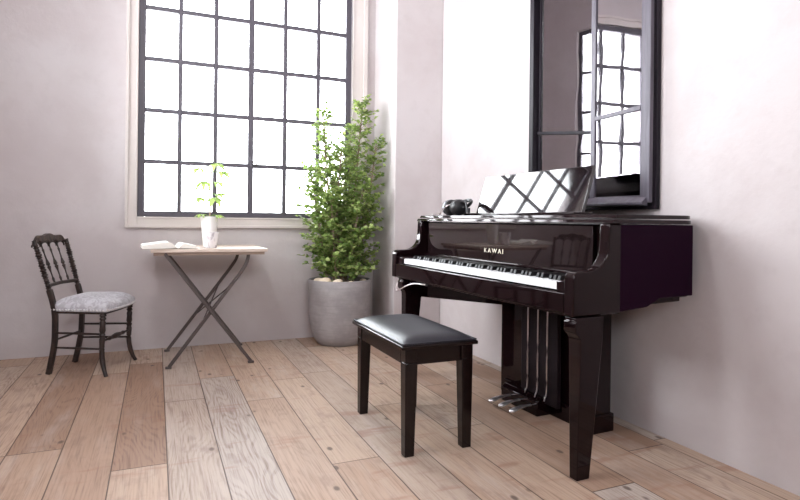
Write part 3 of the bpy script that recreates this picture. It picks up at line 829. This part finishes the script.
# front legs
for s in (-1, 1):
    bm = BM(); x_, y_ = 0.342, s*0.184
    turned(bm, (x_, y_, 0.385), (x_-0.004, y_*1.005, 0.20), [(0, 0.019), (0.06, 0.0175), (0.10, 0.021), (0.14, 0.013), (0.20, 0.020), (0.26, 0.013), (0.32, 0.018), (0.45, 0.016), (0.6, 0.0185), (0.68, 0.013), (0.74, 0.019), (0.80, 0.013), (0.88, 0.017), (1, 0.016)], 14)
    tube(bm, smooth_path([(x_-0.004, y_*1.005, 0.205), (x_-0.004, y_*1.01, 0.14), (x_+0.004, y_*1.035, 0.08), (x_+0.020, y_*1.085, 0.03), (x_+0.034, y_*1.13, 0.0)], 4),
         [0.0155]*9+[0.0145, 0.0135, 0.0125, 0.0118, 0.0115, 0.0115, 0.012, 0.012], 10)
    obj('leg', bm, D, ch, local=True, smooth=True)
# stretchers
def rod(a, b, r=0.0068, prof=None):
    bm = BM(); turned(bm, a, b, prof or [(0, r*0.9), (0.5, r*1.1), (1, r*0.9)], 10); obj('stretcher', bm, D, ch, local=True, smooth=True)
for s in (-1, 1):
    for z in (0.165, 0.255):
        rod(at(z, s), Vector((0.338, s*0.184, z-0.002)))
rod(Vector((0.338, -0.184, 0.21)), Vector((0.338, 0.184, 0.21)), prof=[(0, 0.006), (0.2, 0.008), (0.25, 0.014), (0.30, 0.009), (0.36, 0.013), (0.5, 0.019), (0.64, 0.013), (0.70, 0.009), (0.75, 0.014), (0.8, 0.008), (1, 0.006)])
rod(at(0.21, -1), at(0.21, 1))

# ------------------------------------------------------------------ mirrored casement on the right wall
X0 = 2.095                              # front of the frame
mr = thing('wall_mirror', 'tall dark casement frame with old mirror panes set in the wall above the piano', 'mirror', (XR, 2.40, 1.034))
Ya, Yb, Za, Zb = 1.912, 2.882, 1.034, 2.61     # outer frame
bm = BM(); xb = XR+0.17
box(bm, X0, xb, Yb-0.040, Yb-0.012, Za+0.012, Zb-0.012); box(bm, X0, XR-0.001, Yb-0.013, Yb, Za, Zb)
box(bm, X0, xb, Ya+0.012, Ya+0.020, Za+0.012, Zb-0.012); box(bm, X0, XR-0.001, Ya, Ya+0.013, Za, Zb)
box(bm, X0, xb, Ya+0.020, Yb-0.040, Zb-0.04, Zb-0.012); box(bm, X0, xb, Ya+0.020, Yb-0.040, Za+0.012, Za+0.026)
box(bm, X0, XR-0.001, Ya+0.013, Yb-0.013, Zb-0.013, Zb); box(bm, X0, XR-0.001, Ya+0.013, Yb-0.013, Za, Za+0.013)
obj('frame', bm, M['mframe'], mr, bevel=0.002)
bm = BM(); box(bm, xb, xb+0.012, Ya+0.012, Yb-0.012, Za+0.012, Zb-0.012); obj('back_board', bm, M['mframe'], mr)
def slanted(bmx, y0, y1, z0, z1, xn, xf, t=0.004):   # upright slab whose near edge (y0) is at xn and far edge (y1) at xf
    v = [bmx.verts.new(c) for c in ((xn, y0, z0), (xn+t, y0, z0), (xf+t, y1, z0), (xf, y1, z0), (xn, y0, z1), (xn+t, y0, z1), (xf+t, y1, z1), (xf, y1, z1))]
    for f in ((0,3,2,1),(4,5,6,7),(0,1,5,4),(1,2,6,5),(2,3,7,6),(3,0,4,7)): bmx.faces.new([v[i] for i in f])
YM = 2.341                               # meeting line of the two sashes
zs0, zs1 = Za+0.030, Zb-0.044
# far sash: ajar, swung back into the opening, with a sagging glazing bar
ya_, yb_ = 2.352, 2.838
def xat(y): return XFAR+(XNEAR-XFAR)*(yb_-y)/(yb_-ya_)
XFAR, XNEAR = 2.142, 2.245
bm = BM()
slanted(bm, yb_-0.012, yb_, zs0, zs1, xat(yb_-0.012)-0.008, xat(yb_)-0.008, 0.022)
slanted(bm, ya_, ya_+0.03, zs0, zs1, xat(ya_)-0.008, xat(ya_+0.03)-0.008, 0.022)
slanted(bm, ya_+0.03, yb_-0.012, zs0, zs0+0.04, xat(ya_+0.03)-0.008, xat(yb_-0.012)-0.008, 0.022)
slanted(bm, ya_+0.03, yb_-0.012, zs1-0.04, zs1, xat(ya_+0.03)-0.008, xat(yb_-0.012)-0.008, 0.022)
s1 = obj('sash', bm, M['mframe'], mr, bevel=0.002)
bm = BM(); slanted(bm, ya_+0.02, yb_-0.008, zs0+0.02, zs1-0.02, xat(ya_+0.02), xat(yb_-0.008)); obj('mirror_glass', bm, M['mirror'], s1)
bm = BM(); tube(bm, [(xat(yb_)-0.012, yb_-0.004, 1.508), (xat(ya_)-0.012, ya_+0.01, 1.458)], 0.0085, 8, square=True, up=(0, 0, 1)); obj('glazing_bar', bm, M['mframe'], s1, bevel=0.001)
# near sash: a little ajar into the room
XN, XF_ = 2.068, 2.092
yn_, yf_ = Ya+0.014, YM
def xs_at(y): return XF_+(XN-XF_)*(yf_-y)/(yf_-yn_)
def rail(bmx, y0, y1, z0, z1, d=0.0, t=0.020): slanted(bmx, y0, y1, z0, z1, xs_at(y0)+d, xs_at(y1)+d, t)
bm = BM()
rail(bm, yf_-0.036, yf_, zs0, zs1); rail(bm, yn_, yn_+0.058, zs0, zs1)
rail(bm, yn_+0.058, yf_-0.036, zs0, zs0+0.035); rail(bm, yn_+0.058, yf_-0.036, zs1-0.05, zs1)
s2 = obj('sash', bm, M['sash'], mr, bevel=0.002)
bm = BM(); rail(bm, yn_+0.052, yf_-0.030, zs0+0.03, zs1-0.03, 0.007, 0.004); obj('mirror_glass', bm, M['mirror'], s2)
bm = BM(); rail(bm, yn_+0.058, yf_-0.036, 1.497, 1.519, -0.003, 0.010); obj('glazing_bar', bm, M['sash'], s2, bevel=0.002)
bm = BM(); prism(bm, [(X0-0.020, 1.094), (X0-0.058, 1.064), (X0-0.058, 1.054), (X0-0.020, 1.048)], 'y', Ya+0.030, YM+0.010)
obj('drip_board', bm, M['sash'], mr, bevel=0.002)

# ------------------------------------------------------------------ added globe lamp, out of view, brightening the upper walls
lp = thing('fill_lamp', 'made-up white globe fill lamp hung out of view to brighten the upper walls', 'lamp', (-0.35, 2.0, ZC))
bm = BM(); lathe(bm, [(0, -0.03), (0.05, -0.028), (0.055, 0.0), (0, 0.0)], 24); obj('ceiling_rose', bm, M['soft'], lp, local=True, smooth=True)
bm = BM(); tube(bm, [(0, 0, -0.02), (0, 0, -0.72)], 0.004, 8); obj('flex', bm, M['soft'], lp, local=True, smooth=True)
bm = BM(); lathe(bm, [(0, -0.78), (0.04, -0.78), (0.035, -0.70), (0, -0.70)], 20); obj('socket', bm, M['soft'], lp, local=True, smooth=True)
mg, nt_, b_ = newmat('fill_lamp_glow'); b_.inputs['Base Color'].default_value = (0.8, 0.8, 0.8, 1)
b_.inputs['Emission Color'].default_value = (0.95, 0.97, 1.0, 1); b_.inputs['Emission Strength'].default_value = 30.0  # glow of the added fill globe
bm = BM(); bmesh.ops.create_uvsphere(bm, u_segments=32, v_segments=20, radius=0.14, matrix=Matrix.Translation((0, 0, -0.915)))
obj('globe', bm, mg, lp, local=True, smooth=True)

# ------------------------------------------------------------------ daylight
w = bpy.data.worlds.new('overcast_sky'); sc.world = w; w.use_nodes = True
bg = w.node_tree.nodes['Background']; bg.inputs[0].default_value = (0.93, 0.96, 1.0, 1); bg.inputs[1].default_value = 8.0
def portal(name, loc, rot, sx, sy):
    l = bpy.data.lights.new(name, 'AREA'); l.shape = 'RECTANGLE'; l.size = sx; l.size_y = sy
    l.cycles.is_portal = True
    o = bpy.data.objects.new(name, l); COL.objects.link(o); o.location = loc; o.rotation_euler = rot
portal('daylight_portal', ((W1[0]+W1[1])/2, YB+0.10, (W1[2]+W1[3])/2), (R(-90), 0, 0), W1[1]-W1[0], W1[3]-W1[2])
for h in LW: portal('daylight_portal', (XL-0.14, (h[0]+h[1])/2, (h[2]+h[3])/2), (R(90), 0, R(-90)), h[1]-h[0], h[3]-h[2])
for h in RW: portal('daylight_portal', ((h[0]+h[1])/2, YF-0.14, (h[2]+h[3])/2), (R(90), 0, 0), h[1]-h[0], h[3]-h[2])

# ------------------------------------------------------------------ camera
f_px, yaw, roll = 566.0, R(23.3), R(-0.63)
F = Vector((math.sin(yaw), math.cos(yaw), 0)); r_ = Vector((math.cos(yaw), -math.sin(yaw), 0)); d_ = Vector((0, 0, -1))
c, s = math.cos(roll), math.sin(roll)
rx = r_*c+d_*s; dn = -r_*s+d_*c
cam = bpy.data.cameras.new('camera'); co = bpy.data.objects.new('camera', cam); COL.objects.link(co)
co.matrix_world = Matrix(((rx.x, -dn.x, -F.x, 0), (rx.y, -dn.y, -F.y, 0), (rx.z, -dn.z, -F.z, 0.97), (0, 0, 0, 1)))
cam.sensor_width = 36; cam.lens = 36*f_px/800; cam.shift_y = -29.8/800; cam.clip_start = 0.05
sc.camera = co

sc.view_settings.view_transform = 'Standard'; sc.view_settings.look = 'None'
sc.view_settings.gamma = 1.0; sc.view_settings.use_curve_mapping = False
sc.view_settings.exposure = 1.68
sc.cycles.use_denoising = True
sc.cycles.max_bounces = 12; sc.cycles.diffuse_bounces = 6; sc.cycles.transparent_max_bounces = 12
